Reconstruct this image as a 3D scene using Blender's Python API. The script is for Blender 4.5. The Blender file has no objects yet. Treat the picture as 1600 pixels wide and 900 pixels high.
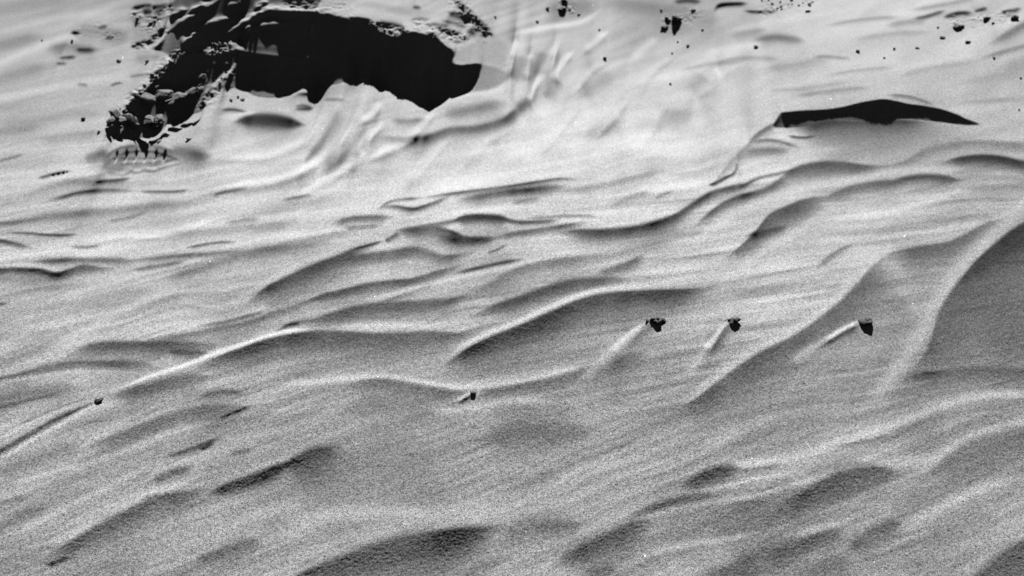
import math
import numpy as np

# ------------------------------------------------------------------ camera
CAM_H = 2.20            # metres above the sand
PITCH = 35.0            # degrees below the horizon
FPX = 3400.0            # focal length in photo pixels (photo 1600 x 900)
SUN_EL = 28.0           # the sun stands behind the dunes, facing the camera
SUN_AZ = 3.0            # degrees off straight ahead, positive to the right
GRAIN = .62
EXPOSURE = 1.95
STEP = 1.25             # spacing of the sand sheet's rows, in photo pixels
WSTEP = 1.6             # spacing of its columns along the near edge
U0, U1, V0, V1 = -260.0, 1860.0, -150.0, 1110.0

# the columns of the sheet are straight lines on the ground that all point at the sun
_p = math.radians(PITCH)
UVP = 800 + FPX * math.tan(math.radians(SUN_AZ)) / math.cos(_p)
VVP = 450 - FPX * math.tan(_p)
vs = np.arange(V0, V1 + .1, STEP)


def to_w(u, v):
    return UVP + (u - UVP) * (900 - VVP) / (v - VVP)


W0 = min(to_w(U0, V0), to_w(U0, V1))
W1 = max(to_w(U1, V0), to_w(U1, V1))
ws = np.arange(W0, W1 + .1, WSTEP)
NU, NV = len(ws), len(vs)
VV = np.repeat(vs[:, None], NU, 1)
UU = UVP + (ws[None, :] - UVP) * (VV - VVP) / (900 - VVP)
rng = np.random.default_rng(7)


# ------------------------------------------------------------------ helpers
def sstep(a, b, x):
    t = np.clip((x - a) / (b - a), 0, 1)
    return t * t * (3 - 2 * t)


def vnoise(x, y, seed, n=512):
    """smooth value noise, mean 0, about -1..1"""
    tab = np.random.default_rng(seed).uniform(-1, 1, (n, n)).astype(np.float32)
    xi = np.floor(x).astype(np.int64)
    yi = np.floor(y).astype(np.int64)
    fx = x - xi
    fy = y - yi
    fx = fx * fx * (3 - 2 * fx)
    fy = fy * fy * (3 - 2 * fy)
    x0, x1, y0, y1 = xi % n, (xi + 1) % n, yi % n, (yi + 1) % n
    a = tab[y0, x0] * (1 - fx) + tab[y0, x1] * fx
    b = tab[y1, x0] * (1 - fx) + tab[y1, x1] * fx
    return a * (1 - fy) + b * fy


def blur(a, su, sv):
    """gaussian blur, sigmas in photo pixels along u and v"""
    for ax, s in ((1, su / (WSTEP * .8)), (0, sv / STEP)):
        if s <= 0.2:
            continue
        n = a.shape[ax]
        pad = int(min(3 * s + 1, 1.5 * n))
        w = [(0, 0), (0, 0)]
        w[ax] = (pad, pad)
        p = np.pad(a, w, mode='edge')
        m = p.shape[ax]
        f = np.fft.rfftfreq(m)
        g = np.exp(-2 * (math.pi * f * s) ** 2)
        F = np.fft.rfft(p, axis=ax) * (g[None, :] if ax == 1 else g[:, None])
        r = np.fft.irfft(F, m, axis=ax)
        a = r[:, pad:pad + n] if ax == 1 else r[pad:pad + n, :]
    return a


def curve(pts, n=7):
    P = np.array([(p[0], p[1], p[2] if len(p) > 2 else 1.0) for p in pts], float)
    if len(P) == 2:
        t = np.linspace(0, 1, 6)[:, None]
        return P[0] * (1 - t) + P[1] * t
    E = np.vstack([2 * P[0] - P[1], P, 2 * P[-1] - P[-2]])
    out = []
    for i in range(1, len(E) - 2):
        for k in range(n):
            t = k / n
            a, b, c, d = E[i - 1], E[i], E[i + 1], E[i + 2]
            out.append(.5 * ((2 * b) + (c - a) * t + (2 * a - 5 * b + 4 * c - d) * t * t + (3 * b - a - 3 * c + d) * t ** 3))
    out.append(E[-2])
    return np.array(out)


def box(u0, u1, v0, v1):
    v0, v1 = max(v0, V0), min(max(v1, V0), V1)
    w = [to_w(u, v) for u in (u0, u1) for v in (min(v0, V1), v1)]
    i0 = min(NU, max(0, int((min(w) - W0) / WSTEP))); i1 = max(0, min(NU, int((max(w) - W0) / WSTEP) + 2))
    j0 = max(0, int((v0 - V0) / STEP)); j1 = min(NV, int((v1 - V0) / STEP) + 2)
    return slice(j0, j1), slice(i0, i1)


def stroke(M, g, wn, wf, a, pts, taper=0.22):
    """tone g along a crest: wn wide on the near (lower) side, wf on the far side; points run left to right"""
    C = curve(pts)
    C[:, 2] = np.clip(C[:, 2], .05, 4)
    L = np.concatenate([[0], np.cumsum(np.hypot(np.diff(C[:, 0]), np.diff(C[:, 1])))])
    m = 2.6 * max(wn, wf) * C[:, 2].max() + 3
    sj, si = box(C[:, 0].min() - m, C[:, 0].max() + m, C[:, 1].min() - m, C[:, 1].max() + m)
    X, Y = UU[sj, si], VV[sj, si]
    if X.size == 0:
        return
    best = np.full(X.shape, 1e9)
    sd = np.zeros(X.shape)
    tt = np.zeros(X.shape)
    ww = np.ones(X.shape)
    for k in range(len(C) - 1):
        ax, ay, aw = C[k]
        bx, by, bw = C[k + 1]
        dx, dy = bx - ax, by - ay
        l2 = dx * dx + dy * dy + 1e-9
        t = np.clip(((X - ax) * dx + (Y - ay) * dy) / l2, 0, 1)
        ex, ey = X - ax - t * dx, Y - ay - t * dy
        d2 = ex * ex + ey * ey
        q = d2 < best
        best = np.where(q, d2, best)
        sd = np.where(q, np.sign(dx * ey - dy * ex), sd)
        tt = np.where(q, L[k] + t * (L[k + 1] - L[k]), tt)
        ww = np.where(q, aw + t * (bw - aw), ww)
    d = np.sqrt(best)
    T = min(max(taper * L[-1], 4), 60)
    e = sstep(-.25 * T, T, tt) * sstep(-.25 * T, T, L[-1] - tt)
    w = np.where(sd > 0, wn, wf) * ww * (.35 + .65 * e) + .3
    f = np.exp(-(d / w) ** 2)
    if wn > 5 and g < 180:
        f = np.where(sd > 0, .78 * f + .22 * np.exp(-(d / (2.3 * w)) ** 2), f)
    al = a * e * f * np.clip(ww * 1.4, 0, 1)
    M[sj, si] = M[sj, si] * (1 - al) + g * al


def poly(M, g, soft, pts, a=1.0, rag=0.0, n=4):
    C = curve(list(pts) + [pts[0]], n)[:, :2]
    m = 3 * soft + 4 + rag * 3
    sj, si = box(C[:, 0].min() - m, C[:, 0].max() + m, C[:, 1].min() - m, C[:, 1].max() + m)
    X, Y = UU[sj, si].copy(), VV[sj, si].copy()
    if rag:
        X += rag * (vnoise(X / 7, Y / 5, 21) + .6 * vnoise(X / 3, Y / 2.5, 22))
        Y += rag * .8 * (vnoise(X / 7, Y / 5, 23) + .6 * vnoise(X / 3, Y / 2.5, 24))
    ins = np.zeros(X.shape, bool)
    best = np.full(X.shape, 1e9)
    for k in range(len(C) - 1):
        (ax, ay), (bx, by) = C[k], C[k + 1]
        dx, dy = bx - ax, by - ay
        l2 = dx * dx + dy * dy + 1e-9
        t = np.clip(((X - ax) * dx + (Y - ay) * dy) / l2, 0, 1)
        best = np.minimum(best, (X - ax - t * dx) ** 2 + (Y - ay - t * dy) ** 2)
        if ay != by:
            c = ((ay > Y) != (by > Y)) & (X < (bx - ax) * (Y - ay) / (by - ay) + ax)
            ins ^= c
    d = np.sqrt(best) * np.where(ins, 1, -1)
    al = a * sstep(-soft, soft, d)
    M[sj, si] = M[sj, si] * (1 - al) + g * al
    return sj, si, al


def blob(M, g, cu, cv, ru, rv, a=1.0, ang=0.0):
    """soft oval; ang in degrees, positive = rising to the right"""
    m = 2.4 * max(ru, rv)
    sj, si = box(cu - m, cu + m, cv - m, cv + m)
    X, Y = UU[sj, si] - cu, VV[sj, si] - cv
    c, s = math.cos(math.radians(ang)), math.sin(math.radians(ang))
    p, q = X * c - Y * s, X * s + Y * c
    al = a * np.exp(-(p / ru) ** 2 - (q / rv) ** 2)
    M[sj, si] = M[sj, si] * (1 - al) + g * al


# ------------------------------------------------------------------ relief: how steeply each stretch of sand turns from the sun (0..255)
GU = np.arange(0, 1601, 200)
GV = np.arange(0, 901, 100)
BASE = np.array([
    [180, 172, 175, 198, 195, 178, 200, 205, 200],
    [185, 195, 190, 198, 200, 206, 206, 206, 192],
    [186, 198, 198, 206, 224, 226, 212, 190, 190],
    [196, 214, 218, 226, 230, 222, 198, 182, 180],
    [194, 207, 196, 190, 194, 194, 202, 198, 160],
    [180, 190, 184, 170, 174, 170, 194, 156, 128],
    [176, 172, 172, 170, 164, 156, 156, 146, 136],
    [172, 168, 156, 154, 160, 166, 168, 166, 162],
    [168, 170, 170, 168, 168, 168, 158, 162, 168],
    [164, 168, 164, 158, 160, 164, 162, 160, 150]], float)


def base_map():
    # fine copy of the coarse table, then read off at every vertex
    gx = np.linspace(0, 8, 161)
    gy = np.linspace(0, 9, 181)
    xi, yi = np.minimum(gx.astype(int), 7), np.minimum(gy.astype(int), 8)
    fx, fy = gx - xi, gy - yi
    fx, fy = fx * fx * (3 - 2 * fx), fy * fy * (3 - 2 * fy)
    r = BASE[:, xi] * (1 - fx) + BASE[:, xi + 1] * fx
    m = r[yi] * (1 - fy)[:, None] + r[yi + 1] * fy[:, None]
    for ax, rad in ((1, 5), (0, 5)):
        for _ in range(3):
            q = np.pad(m, [(rad, rad) if k == ax else (0, 0) for k in (0, 1)], mode='edge')
            m = sum(np.take(q, np.arange(m.shape[ax]) + k, axis=ax) for k in range(2 * rad + 1)) / (2 * rad + 1)
    x = np.clip(UU / 10, 0, 160 - 1e-6)
    y = np.clip(VV / 5, 0, 180 - 1e-6)
    xi, yi = x.astype(int), y.astype(int)
    fx, fy = x - xi, y - yi
    return (m[yi, xi] * (1 - fx) + m[yi, xi + 1] * fx) * (1 - fy) + (m[yi + 1, xi] * (1 - fx) + m[yi + 1, xi + 1] * fx) * fy


# small waves: (tone, near width, far width, strength, points)
STROKES = [
    # --- left, between the boot print and the long ridge
    (150, 8, 5, .7, [(31, 308), (97, 287), (152, 284), (215, 287)]),
    (45, 3.2, 1.6, 1, [(148, 285), (165, 282.5), (184, 281), (204, 278)]),
    (112, 4, 2.5, .9, [(70, 316), (100, 307), (128, 300), (165, 297), (215, 298)]),
    (112, 3, 1.5, .9, [(215, 299), (270, 299), (299, 296)]),
    (142, 9, 6, .85, [(20, 345), (54, 341), (117, 334), (195, 328), (233, 322), (300, 315)]),
    (120, 5, 3, .8, [(-40, 351), (0, 349), (40, 345), (70, 340)]),
    (92, 2.6, 1.6, .9, [(8, 364), (40, 364), (78, 367), (122, 367)]),
    (92, 5, 2, .9, [(-60, 372), (-10, 374), (23, 380), (52, 388)]),
    (122, 2.6, 2, .8, [(110, 385), (135, 386), (158, 383)]),
    (112, 2.4, 1.6, .9, [(290, 387), (338, 379), (370, 378)]),
    (150, 5, 3, .8, [(350, 349), (380, 344), (408, 341)]),
    (140, 4, 2, .8, [(328, 309), (345, 301), (362, 297), (390, 293)]),
    (150, 4, 2, .8, [(440, 313), (465, 308), (490, 305)]),
    (132, 3.2, 2, .8, [(165, 346), (206, 339), (220, 333), (234, 329)]),
    (165, 8, 5, .7, [(240, 370), (310, 362), (420, 352), (480, 340)]),
    (105, 5.5, 4, .9, [(40, 410), (70, 408), (117, 406), (187, 407), (218, 407)]),
    (128, 5, 3, .9, [(205, 407), (240, 404), (272, 400), (334, 396), (373, 393), (395, 391)]),
    (160, 6, 3, .8, [(380, 392), (420, 386), (467, 376), (520, 366), (560, 358)]),
    (68, 9, 2.4, .95, [(-60, 424), (0, 421), (23, 419), (62, 421), (86, 427), (113, 421), (132, 416), (178, 421)]),
    (145, 8, 5, .7, [(-40, 436), (20, 436), (80, 438)]),
    (205, 4, 3, .8, [(-20, 414), (60, 415), (92, 422), (110, 416)]),
    (130, 4, 2.5, .85, [(205, 422), (249, 415), (292, 408)]),
    (150, 5.5, 3, .8, [(-40, 472), (0, 464), (58, 452), (134, 442)]),
    (85, 2.5, 2, .9, [(-30, 479), (0, 475), (14, 473)]),
    (135, 10, 5, .85, [(240, 440), (280, 429), (311, 419), (342, 409), (369, 400), (412, 391), (467, 384), (520, 377)]),
    (165, 9, 6, .7, [(60, 480), (130, 470), (200, 458), (260, 452)]),
    (160, 8, 5, .7, [(110, 478), (170, 476), (240, 468), (300, 462)]),
    (212, 7, 7, .7, [(70, 545), (130, 518), (200, 480), (300, 440)]),
    # --- the dark face running up to the sharp nick
    (92, 26, 4, .92, [(380, 478, .35), (400, 462, .5), (420, 448, .7), (450, 434, .9), (477, 421, 1), (528, 401, .9), (559, 388, .6), (596, 378, .3)]),
    (205, 4, 5, .6, [(330, 492), (380, 462), (440, 426), (500, 400), (560, 378)]),
    (40, 2.4, 1.3, 1, [(552, 389), (575, 383), (597, 377)]),
    (60, 5, 1.4, 1, [(600, 377), (610, 371), (624, 362)]),
    (122, 4.5, 2.5, .85, [(305, 511), (350, 503), (389, 493), (415, 488)]),
    (124, 8, 3, .9, [(225, 532), (295, 522), (334, 514), (389, 503), (428, 488), (459, 479), (500, 462)]),
    (140, 5, 3, .8, [(410, 476), (440, 469), (460, 461)]),
    (100, 16, 4, .9, [(98, 560, .5), (132, 544), (163, 537), (210, 537), (264, 536), (303, 538), (352, 541, .5)]),
    (72, 6, 4, .85, [(262, 549), (290, 550), (325, 551)]),
    (104, 10, 4, .9, [(-80, 602), (0, 592), (31, 586), (78, 573), (117, 567), (156, 567), (202, 567), (252, 574)]),
    (195, 5, 4, .7, [(-40, 604), (60, 588), (140, 580), (220, 583)]),
    (120, 3, 2, .9, [(360, 547), (412, 528), (459, 506), (505, 497)]),
    (95, 4, 2, .9, [(452, 506), (460, 505), (468, 506)]),
    (92, 30, 3, .93, [(296, 583, .3), (334, 561, .5), (373, 546, .75), (420, 531, .95), (470, 522, 1.1), (528, 520, 1.15), (605, 523, 1.1), (668, 520, 1), (735, 522, .5)]),
    (246, 3.2, 3, .97, [(166, 612, .7), (200, 602, .7), (233, 588, .9), (288, 571), (334, 553), (373, 540), (420, 524), (459, 516), (505, 513, .7)]),
    # --- middle
    (120, 6.5, 3, .9, [(518, 350), (547, 341), (574, 339), (615, 339)]),
    (140, 4, 3, .8, [(535, 356), (560, 355), (597, 352)]),
    (130, 3, 1.6, .9, [(590, 327), (605, 317), (621, 312), (658, 309)]),
    (95, 5, 2, .9, [(594, 325), (617, 322), (644, 326), (668, 320), (702, 307)]),
    (122, 4.2, 1.8, .9, [(650, 310), (722, 300), (780, 293), (839, 284), (878, 279), (912, 281)]),
    (103, 9, 5, .85, [(712, 314), (780, 301), (819, 297), (858, 293), (888, 291)]),
    (150, 4, 3, .7, [(800, 318), (820, 313), (845, 309)]),
    (165, 6, 4, .7, [(870, 300), (930, 292), (990, 278), (1040, 266)]),
    (112, 4.5, 2.4, .9, [(610, 362), (668, 352), (699, 347), (720, 342)]),
    (66, 11, 3, .95, [(705, 345, .5), (726, 339), (749, 337), (780, 339), (803, 346, .5)]),
    (110, 5, 2.6, .9, [(785, 342), (800, 345), (823, 347), (875, 344)]),
    (150, 3.4, 2.4, .8, [(815, 342), (890, 337), (940, 339)]),
    (88, 15, 3, .92, [(618, 366, .4), (640, 360, .8), (660, 357), (683, 356), (707, 363), (730, 371, .7), (778, 371, .5)]),
    (78, 7, 4, .8, [(680, 366), (705, 374), (740, 375), (778, 372)]),
    (124, 7, 3, .9, [(770, 372), (800, 365), (839, 359), (878, 353), (920, 347)]),
    (95, 14, 4, .9, [(515, 411, .5), (567, 400, .8), (613, 394), (644, 389), (668, 393), (691, 401, .8), (730, 396, .5), (752, 391, .4)]),
    (140, 2.2, 1.6, .85, [(498, 450), (528, 429), (541, 417), (554, 403)]),
    (84, 12, 3, .93, [(462, 479, .5), (500, 463, .9), (528, 456), (578, 444), (621, 439), (644, 437, .9), (683, 425, .7), (732, 411, .4)]),
    (90, 4.2, 2.4, .9, [(708, 428), (745, 419), (780, 411), (820, 404)]),
    (110, 4.4, 2.5, .85, [(588, 475), (625, 462), (652, 452), (686, 438)]),
    (118, 2.4, 1.6, .9, [(760, 396), (776, 390), (792, 382)]),
    (215, 5, 4, .7, [(560, 474), (640, 452), (720, 432), (790, 418), (870, 400)]),
    (88, 17, 4, .93, [(465, 509, .5), (512, 493, .8), (567, 479), (621, 475), (668, 472), (703, 468, .9), (738, 456, .6)]),
    (132, 16, 4, .85, [(725, 462, .5), (765, 444, .9), (784, 433), (808, 421), (839, 413), (885, 405), (950, 398)]),
    (70, 2.4, 1.6, .9, [(440, 511), (455, 506), (468, 504)]),
    (208, 6, 5, .75, [(500, 512), (600, 508), (680, 508), (760, 492)]),
    (94, 17, 5, .9, [(735, 497, .6), (773, 479, .8), (812, 466), (858, 450), (897, 440), (950, 436), (995, 436, .5)]),
    (84, 34, 3, .95, [(680, 580, .25), (730, 546, .6), (775, 524, .9), (815, 509, 1), (865, 487, 1.1), (915, 467, 1.1), (960, 458, 1.05), (1020, 455, .9), (1080, 452, .6), (1120, 446, .3)]),
    (222, 4.6, 4.6, .85, [(690, 571, .5), (722, 541, .8), (769, 518), (808, 503), (858, 480), (909, 460), (960, 450), (1030, 447, .7)]),
    (205, 6, 6, .6, [(950, 447), (1030, 444), (1100, 432), (1160, 410)]),
    # --- the fan of waves right of the middle
    (78, 14, 4, .93, [(870, 364, .6), (900, 361, .9), (939, 361), (985, 357), (1028, 347), (1058, 335, .8), (1087, 317, .5)]),
    (104, 8, 3, .9, [(1050, 341), (1087, 316), (1110, 302), (1141, 293), (1176, 285)]),
    (150, 8, 4, .7, [(900, 405), (960, 398), (1010, 384), (1060, 372)]),
    (110, 10, 5, .85, [(930, 428, .6), (970, 417), (990, 408), (1008, 396, .5)]),
    (170, 6, 4, .8, [(950, 326), (985, 308), (1020, 299)]),
    (160, 3.4, 2.4, .8, [(1022, 311), (1036, 304), (1053, 298)]),
    (24, 3.4, 1.3, 1, [(1106, 290, .6), (1117, 285.5), (1133, 277, .9), (1143, 272, .5)]),
    (110, 2.5, 1.6, .9, [(1133, 278), (1145, 272), (1151, 262), (1149, 252)]),
    (120, 3, 2, .8, [(1150, 297), (1183, 279), (1217, 271), (1250, 263)]),
    (108, 13, 3.5, .9, [(1080, 358, .4), (1118, 326, .7), (1149, 309, .8), (1192, 297, .9), (1217, 283, .9), (1243, 266)]),
    (94, 18, 3.5, .93, [(1212, 282, .5), (1243, 264, .9), (1277, 256, 1), (1310, 255, 1), (1337, 258, .8), (1370, 260, .45), (1400, 257, .3)]),
    (140, 12, 4, .88, [(1360, 262, .4), (1390, 259, .6), (1417, 252, .8), (1437, 240), (1463, 230), (1510, 223), (1557, 223), (1600, 227), (1700, 232)]),
    (212, 9, 7, .75, [(1060, 400), (1120, 352), (1180, 318), (1260, 292), (1340, 280), (1400, 268), (1500, 262)]),
    (98, 30, 3, .93, [(1125, 410, .25), (1157, 385, .5), (1180, 364, .6), (1203, 337, .85), (1234, 322, 1), (1262, 312, .9), (1300, 305, .5)]),
    (82, 7, 3, .85, [(1165, 368), (1195, 362), (1230, 353)]),
    (112, 13, 3, .85, [(1280, 316, .6), (1297, 306), (1328, 293), (1363, 286), (1394, 284), (1425, 287, .5)]),
    (92, 8, 3.5, .93, [(1390, 282, .5), (1425, 277), (1453, 275), (1480, 278), (1505, 283, .5)]),
    (68, 14, 3, .95, [(1462, 257, .4), (1500, 247, .8), (1537, 244), (1570, 247), (1600, 254), (1700, 270)]),
    (145, 8, 5, .7, [(1500, 295), (1560, 292), (1620, 292)]),
    (222, 5, 6, .8, [(1285, 345, .5), (1330, 337), (1394, 329), (1445, 316), (1500, 300)]),
    (215, 8, 8, .6, [(1130, 440), (1190, 395), (1240, 365), (1300, 325)]),
    (108, 30, 3, .93, [(1375, 402, .4), (1400, 394, .8), (1433, 388), (1480, 380), (1511, 367), (1542, 350), (1569, 343, .8), (1605, 322, .6), (1680, 290, .4)]),
    (112, 46, 3, .93, [(1030, 656, .3), (1075, 632, .5), (1116, 602, .8), (1141, 582, .8), (1195, 548, .9), (1242, 525, .9), (1300, 484, 1), (1336, 449, 1), (1363, 418, 1), (1390, 397, .7)]),
    (212, 5, 9, .6, [(1060, 640), (1116, 594), (1180, 548), (1250, 512), (1320, 455), (1375, 400)]),
    (160, 4, 6, .7, [(1200, 645), (1250, 590), (1310, 545), (1370, 520)]),
    (130, 6, 3, .8, [(1275, 420, .8), (1300, 398), (1335, 379, .5)]),
    (196, 14, 14, .75, [(1350, 640), (1400, 580), (1440, 520), (1465, 470), (1510, 410), (1570, 350), (1640, 290)]),
    # --- dune edge at the right border
    (98, 80, 3, .92, [(1412, 596, .15), (1436, 566, .3), (1454, 538, .6), (1468, 490, .9), (1488, 456, 1), (1507, 431, 1), (1530, 406, 1), (1562, 378, 1), (1600, 352, 1), (1720, 290, 1)]),
    (40, 26, 3, .9, [(1490, 455, .3), (1520, 416, .6), (1562, 378, .9), (1600, 352, 1.2), (1720, 290, 1.3)]),
    (100, 70, 60, .6, [(1520, 490), (1570, 490), (1640, 480), (1760, 470)]),
    (70, 3, 2, .5, [(1505, 410), (1550, 409), (1610, 409), (1660, 408)]),
    (104, 15, 4, .9, [(1408, 600, .3), (1436, 586, .7), (1471, 583), (1528, 577), (1600, 579), (1720, 585)]),
    (80, 2, 2, .6, [(1440, 584), (1462, 583), (1480, 581)]),
    # --- foreground, right
    (202, 8, 8, .8, [(1080, 731), (1150, 726), (1207, 722), (1263, 709), (1309, 692), (1377, 671), (1422, 653), (1471, 636), (1513, 624), (1566, 617), (1640, 616)]),
    (126, 4.5, 2, .85, [(1305, 698), (1350, 690), (1395, 678)]),
    (150, 16, 4, .8, [(1380, 684), (1430, 664), (1490, 642), (1560, 630), (1660, 628)]),
    (198, 11, 9, .75, [(1340, 736), (1414, 722), (1452, 718), (1482, 707), (1513, 687), (1558, 673), (1600, 660), (1680, 645)]),
    (118, 42, 5, .85, [(1440, 752, .5), (1482, 718, .8), (1513, 697), (1566, 681), (1620, 668), (1700, 655)]),
    (140, 4, 3, .8, [(1255, 744), (1309, 727), (1366, 723)]),
    (198, 4.5, 4, .8, [(1180, 775), (1244, 756), (1301, 741), (1346, 731), (1390, 731)]),
    (130, 9, 4, .8, [(1135, 794), (1165, 783), (1195, 773)]),
    (84, 30, 4, .93, [(1190, 812, .4), (1226, 788, .7), (1263, 768, .9), (1301, 747, 1), (1331, 737, 1), (1362, 733, .9), (1392, 735, .6), (1418, 737, .3)]),
    (112, 26, 20, .7, [(1110, 836), (1160, 815), (1210, 797), (1260, 783)]),
    (196, 7, 6, .8, [(1110, 892), (1150, 877), (1199, 855), (1256, 836), (1301, 821), (1345, 803)]),
    (90, 15, 4, .92, [(1190, 877, .7), (1218, 863), (1260, 844), (1290, 834), (1324, 824, .4)]),
    (95, 17, 6, .85, [(1100, 905), (1145, 888), (1185, 874)]),
    (96, 17, 5, .9, [(1320, 866, .6), (1345, 845), (1377, 825), (1395, 820), (1416, 820, .5)]),
    (108, 13, 6, .85, [(1255, 902), (1285, 888), (1330, 868)]),
    (200, 11, 10, .75, [(1395, 830), (1452, 802), (1490, 783), (1528, 766), (1600, 740)]),
    (140, 26, 10, .6, [(1440, 850), (1500, 822), (1560, 800)]),
    (86, 60, 4, .92, [(1500, 930), (1531, 900), (1565, 871), (1600, 850), (1700, 800)]),
    # --- foreground, centre right
    (112, 20, 10, .85, [(905, 590, .7), (940, 574), (975, 562), (1015, 548, .6)]),
    (114, 16, 5, .88, [(825, 602, .5), (847, 594), (877, 586), (930, 572, .6)]),
    (82, 17, 4, .93, [(1058, 764, .4), (1092, 746, .9), (1114, 736), (1137, 731), (1164, 735, .5)]),
    (130, 4, 2.5, .8, [(1150, 736), (1190, 731), (1226, 724)]),
    (200, 4, 4, .8, [(1060, 775), (1114, 764), (1152, 754), (1209, 743), (1260, 731)]),
    (98, 7.5, 3.5, .9, [(978, 808), (1031, 790), (1062, 781), (1120, 769)]),
    (192, 4.5, 4, .8, [(985, 813), (1046, 798), (1114, 785), (1175, 775), (1235, 760)]),
    (82, 23, 5, .92, [(858, 882, .5), (900, 862, .8), (925, 851, 1), (963, 834, 1), (993, 820, .8), (1030, 810, .4)]),
    (128, 28, 24, .6, [(1030, 850), (1100, 826), (1160, 806)]),
    (100, 8, 6, .8, [(915, 900), (940, 893), (965, 888)]),
    (108, 19, 6, .88, [(1135, 888), (1170, 870), (1197, 858), (1260, 836)]),
    (194, 5, 5, .7, [(1000, 868), (1080, 850), (1140, 842), (1190, 830)]),
    (190, 3.4, 3, .8, [(830, 818), (870, 815), (912, 815)]),
    (114, 9, 3, .85, [(836, 824), (866, 819), (912, 820)]),
    # --- foreground, centre
    (212, 5.5, 5, .85, [(420, 600), (450, 600), (507, 595), (544, 591), (601, 588), (646, 596), (692, 603), (733, 605), (782, 600), (828, 592), (873, 581), (930, 568)]),
    (106, 17, 3, .9, [(535, 602, .6), (570, 597, .9), (601, 595), (639, 601), (684, 609), (726, 611, .6)]),
    (116, 9, 3, .88, [(748, 612), (780, 609), (813, 603), (850, 595)]),
    (198, 7, 6, .8, [(655, 638), (707, 641), (752, 634), (798, 626), (870, 628)]),
    (126, 21, 8, .75, [(530, 642), (571, 631), (631, 634), (690, 650)]),
    (135, 14, 6, .7, [(760, 645), (830, 640), (900, 640)]),
    (112, 20, 9, .85, [(745, 696, .6), (801, 677), (840, 673), (880, 673), (930, 668, .5)]),
    (120, 60, 20, .7, [(440, 755), (520, 735), (600, 725), (700, 715)]),
    (74, 26, 4, .9, [(440, 728, .5), (465, 718, .8), (488, 706), (505, 702, .8), (540, 698, .3)]),
    (50, 9, 2.5, .97, [(322, 774, .5), (359, 758, .9), (400, 745, 1.1), (427, 733, 1), (458, 720, .6)]),
    (190, 14, 12, .7, [(430, 815), (520, 803), (600, 800), (720, 802), (820, 795)]),
    (66, 34, 5, .94, [(440, 914, .5), (473, 898, .7), (518, 881, .8), (563, 865, 1), (601, 853, 1.1), (639, 844, 1.1), (677, 838, 1), (737, 829, .75), (786, 821, .45)]),
    (140, 3.2, 2, .8, [(455, 893), (507, 863), (535, 851), (570, 840)]),
    (124, 14, 5, .85, [(775, 838), (828, 822), (866, 817), (908, 819)]),
    # --- foreground, left
    (118, 11, 5, .88, [(-70, 640), (0, 624), (45, 613), (94, 607), (130, 604)]),
    (96, 3.2, 2, .85, [(-20, 640), (25, 630), (57, 622), (106, 612)]),
    (102, 15, 4, .9, [(166, 624, .4), (190, 615, .8), (211, 609), (257, 597), (295, 589), (330, 588, .5)]),
    (114, 5.5, 3, .88, [(308, 621), (347, 611), (384, 613)]),
    (206, 5, 5, .85, [(120, 694), (144, 685), (196, 670), (264, 643), (325, 632), (370, 630)]),
    (112, 19, 4, .9, [(125, 702, .4), (160, 690, .8), (189, 679), (234, 662), (287, 643), (340, 636), (396, 636, .5)]),
    (84, 3.4, 2, .9, [(340, 655), (360, 646), (374, 641), (392, 633)]),
    (90, 4.4, 2.4, .9, [(255, 715), (280, 707), (295, 702), (318, 694), (345, 683)]),
    (45, 3, 2, .9, [(312, 702), (322, 698), (332, 693)]),
    (98, 7.5, 3, .9, [(234, 753), (255, 743), (272, 736), (302, 731)]),
    (120, 4.4, 3, .85, [(357, 709), (378, 705), (397, 702)]),
    (130, 5, 3, .7, [(300, 672), (350, 662), (410, 648), (440, 642)]),
    (208, 7.5, 7, .85, [(85, 852), (113, 839), (159, 817), (196, 794), (234, 773), (272, 760), (310, 742)]),
    (90, 19, 4, .93, [(65, 876, .5), (100, 856, .7), (121, 844, .8), (159, 822, 1), (204, 799, 1), (242, 780, .9), (287, 771, .7), (327, 762, .4)]),
    (82, 5, 3, .9, [(70, 884), (90, 877), (110, 868)]),
    (118, 4.4, 3, .85, [(-20, 794), (0, 787), (20, 781), (46, 771)]),
    (118, 10, 5, .85, [(-60, 850), (0, 824), (38, 803), (82, 787)]),
    (122, 9, 5, .75, [(-20, 742), (30, 726), (90, 706), (130, 690)]),
    (130, 6, 4, .8, [(110, 728), (160, 712), (200, 700)]),
    (125, 6, 4, .8, [(165, 762), (205, 748), (240, 735)]),
    (108, 7, 4, .88, [(302, 877), (351, 861), (410, 843)]),
    (140, 10, 6, .7, [(100, 905), (160, 893), (230, 880)]),
    (198, 6, 6, .7, [(10, 836), (90, 800), (160, 765), (240, 730)]),
    (198, 5, 5, .7, [(0, 760), (80, 738), (180, 710), (270, 675), (340, 655)]),
    # --- wind tails behind the pebbles
    (208, 3, 3, .95, [(0, 722), (38, 694), (87, 668), (132, 641), (163, 628)]),
    (68, 4, 3.4, .95, [(-60, 734, .9), (0, 705, 1), (30, 688, 1), (68, 666, 1), (94, 652, 1), (128, 637, .8), (152, 628, .8)]),
    (200, 3.4, 3, .9, [(-40, 698), (0, 685), (57, 654), (113, 632), (140, 622)]),
    (135, 2.2, 2, .9, [(18, 668), (68, 647), (106, 632), (146, 620)]),
    (205, 9, 6, .55, [(905, 598, 1.2), (935, 566, 1.2), (962, 542, 1), (990, 516, .8)]),
    (225, 4, 3, .9, [(950, 551, 1.4), (975, 529, 1.1), (995, 513, .9), (1014, 500, .7)]),
    (115, 9, 3, .8, [(975, 548, .6), (998, 524, 1), (1020, 506, .8), (1032, 503, .4)]),
    (212, 7, 6, .5, [(1070, 590, 1.2), (1092, 560, 1.1), (1112, 532, .9)]),
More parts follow.
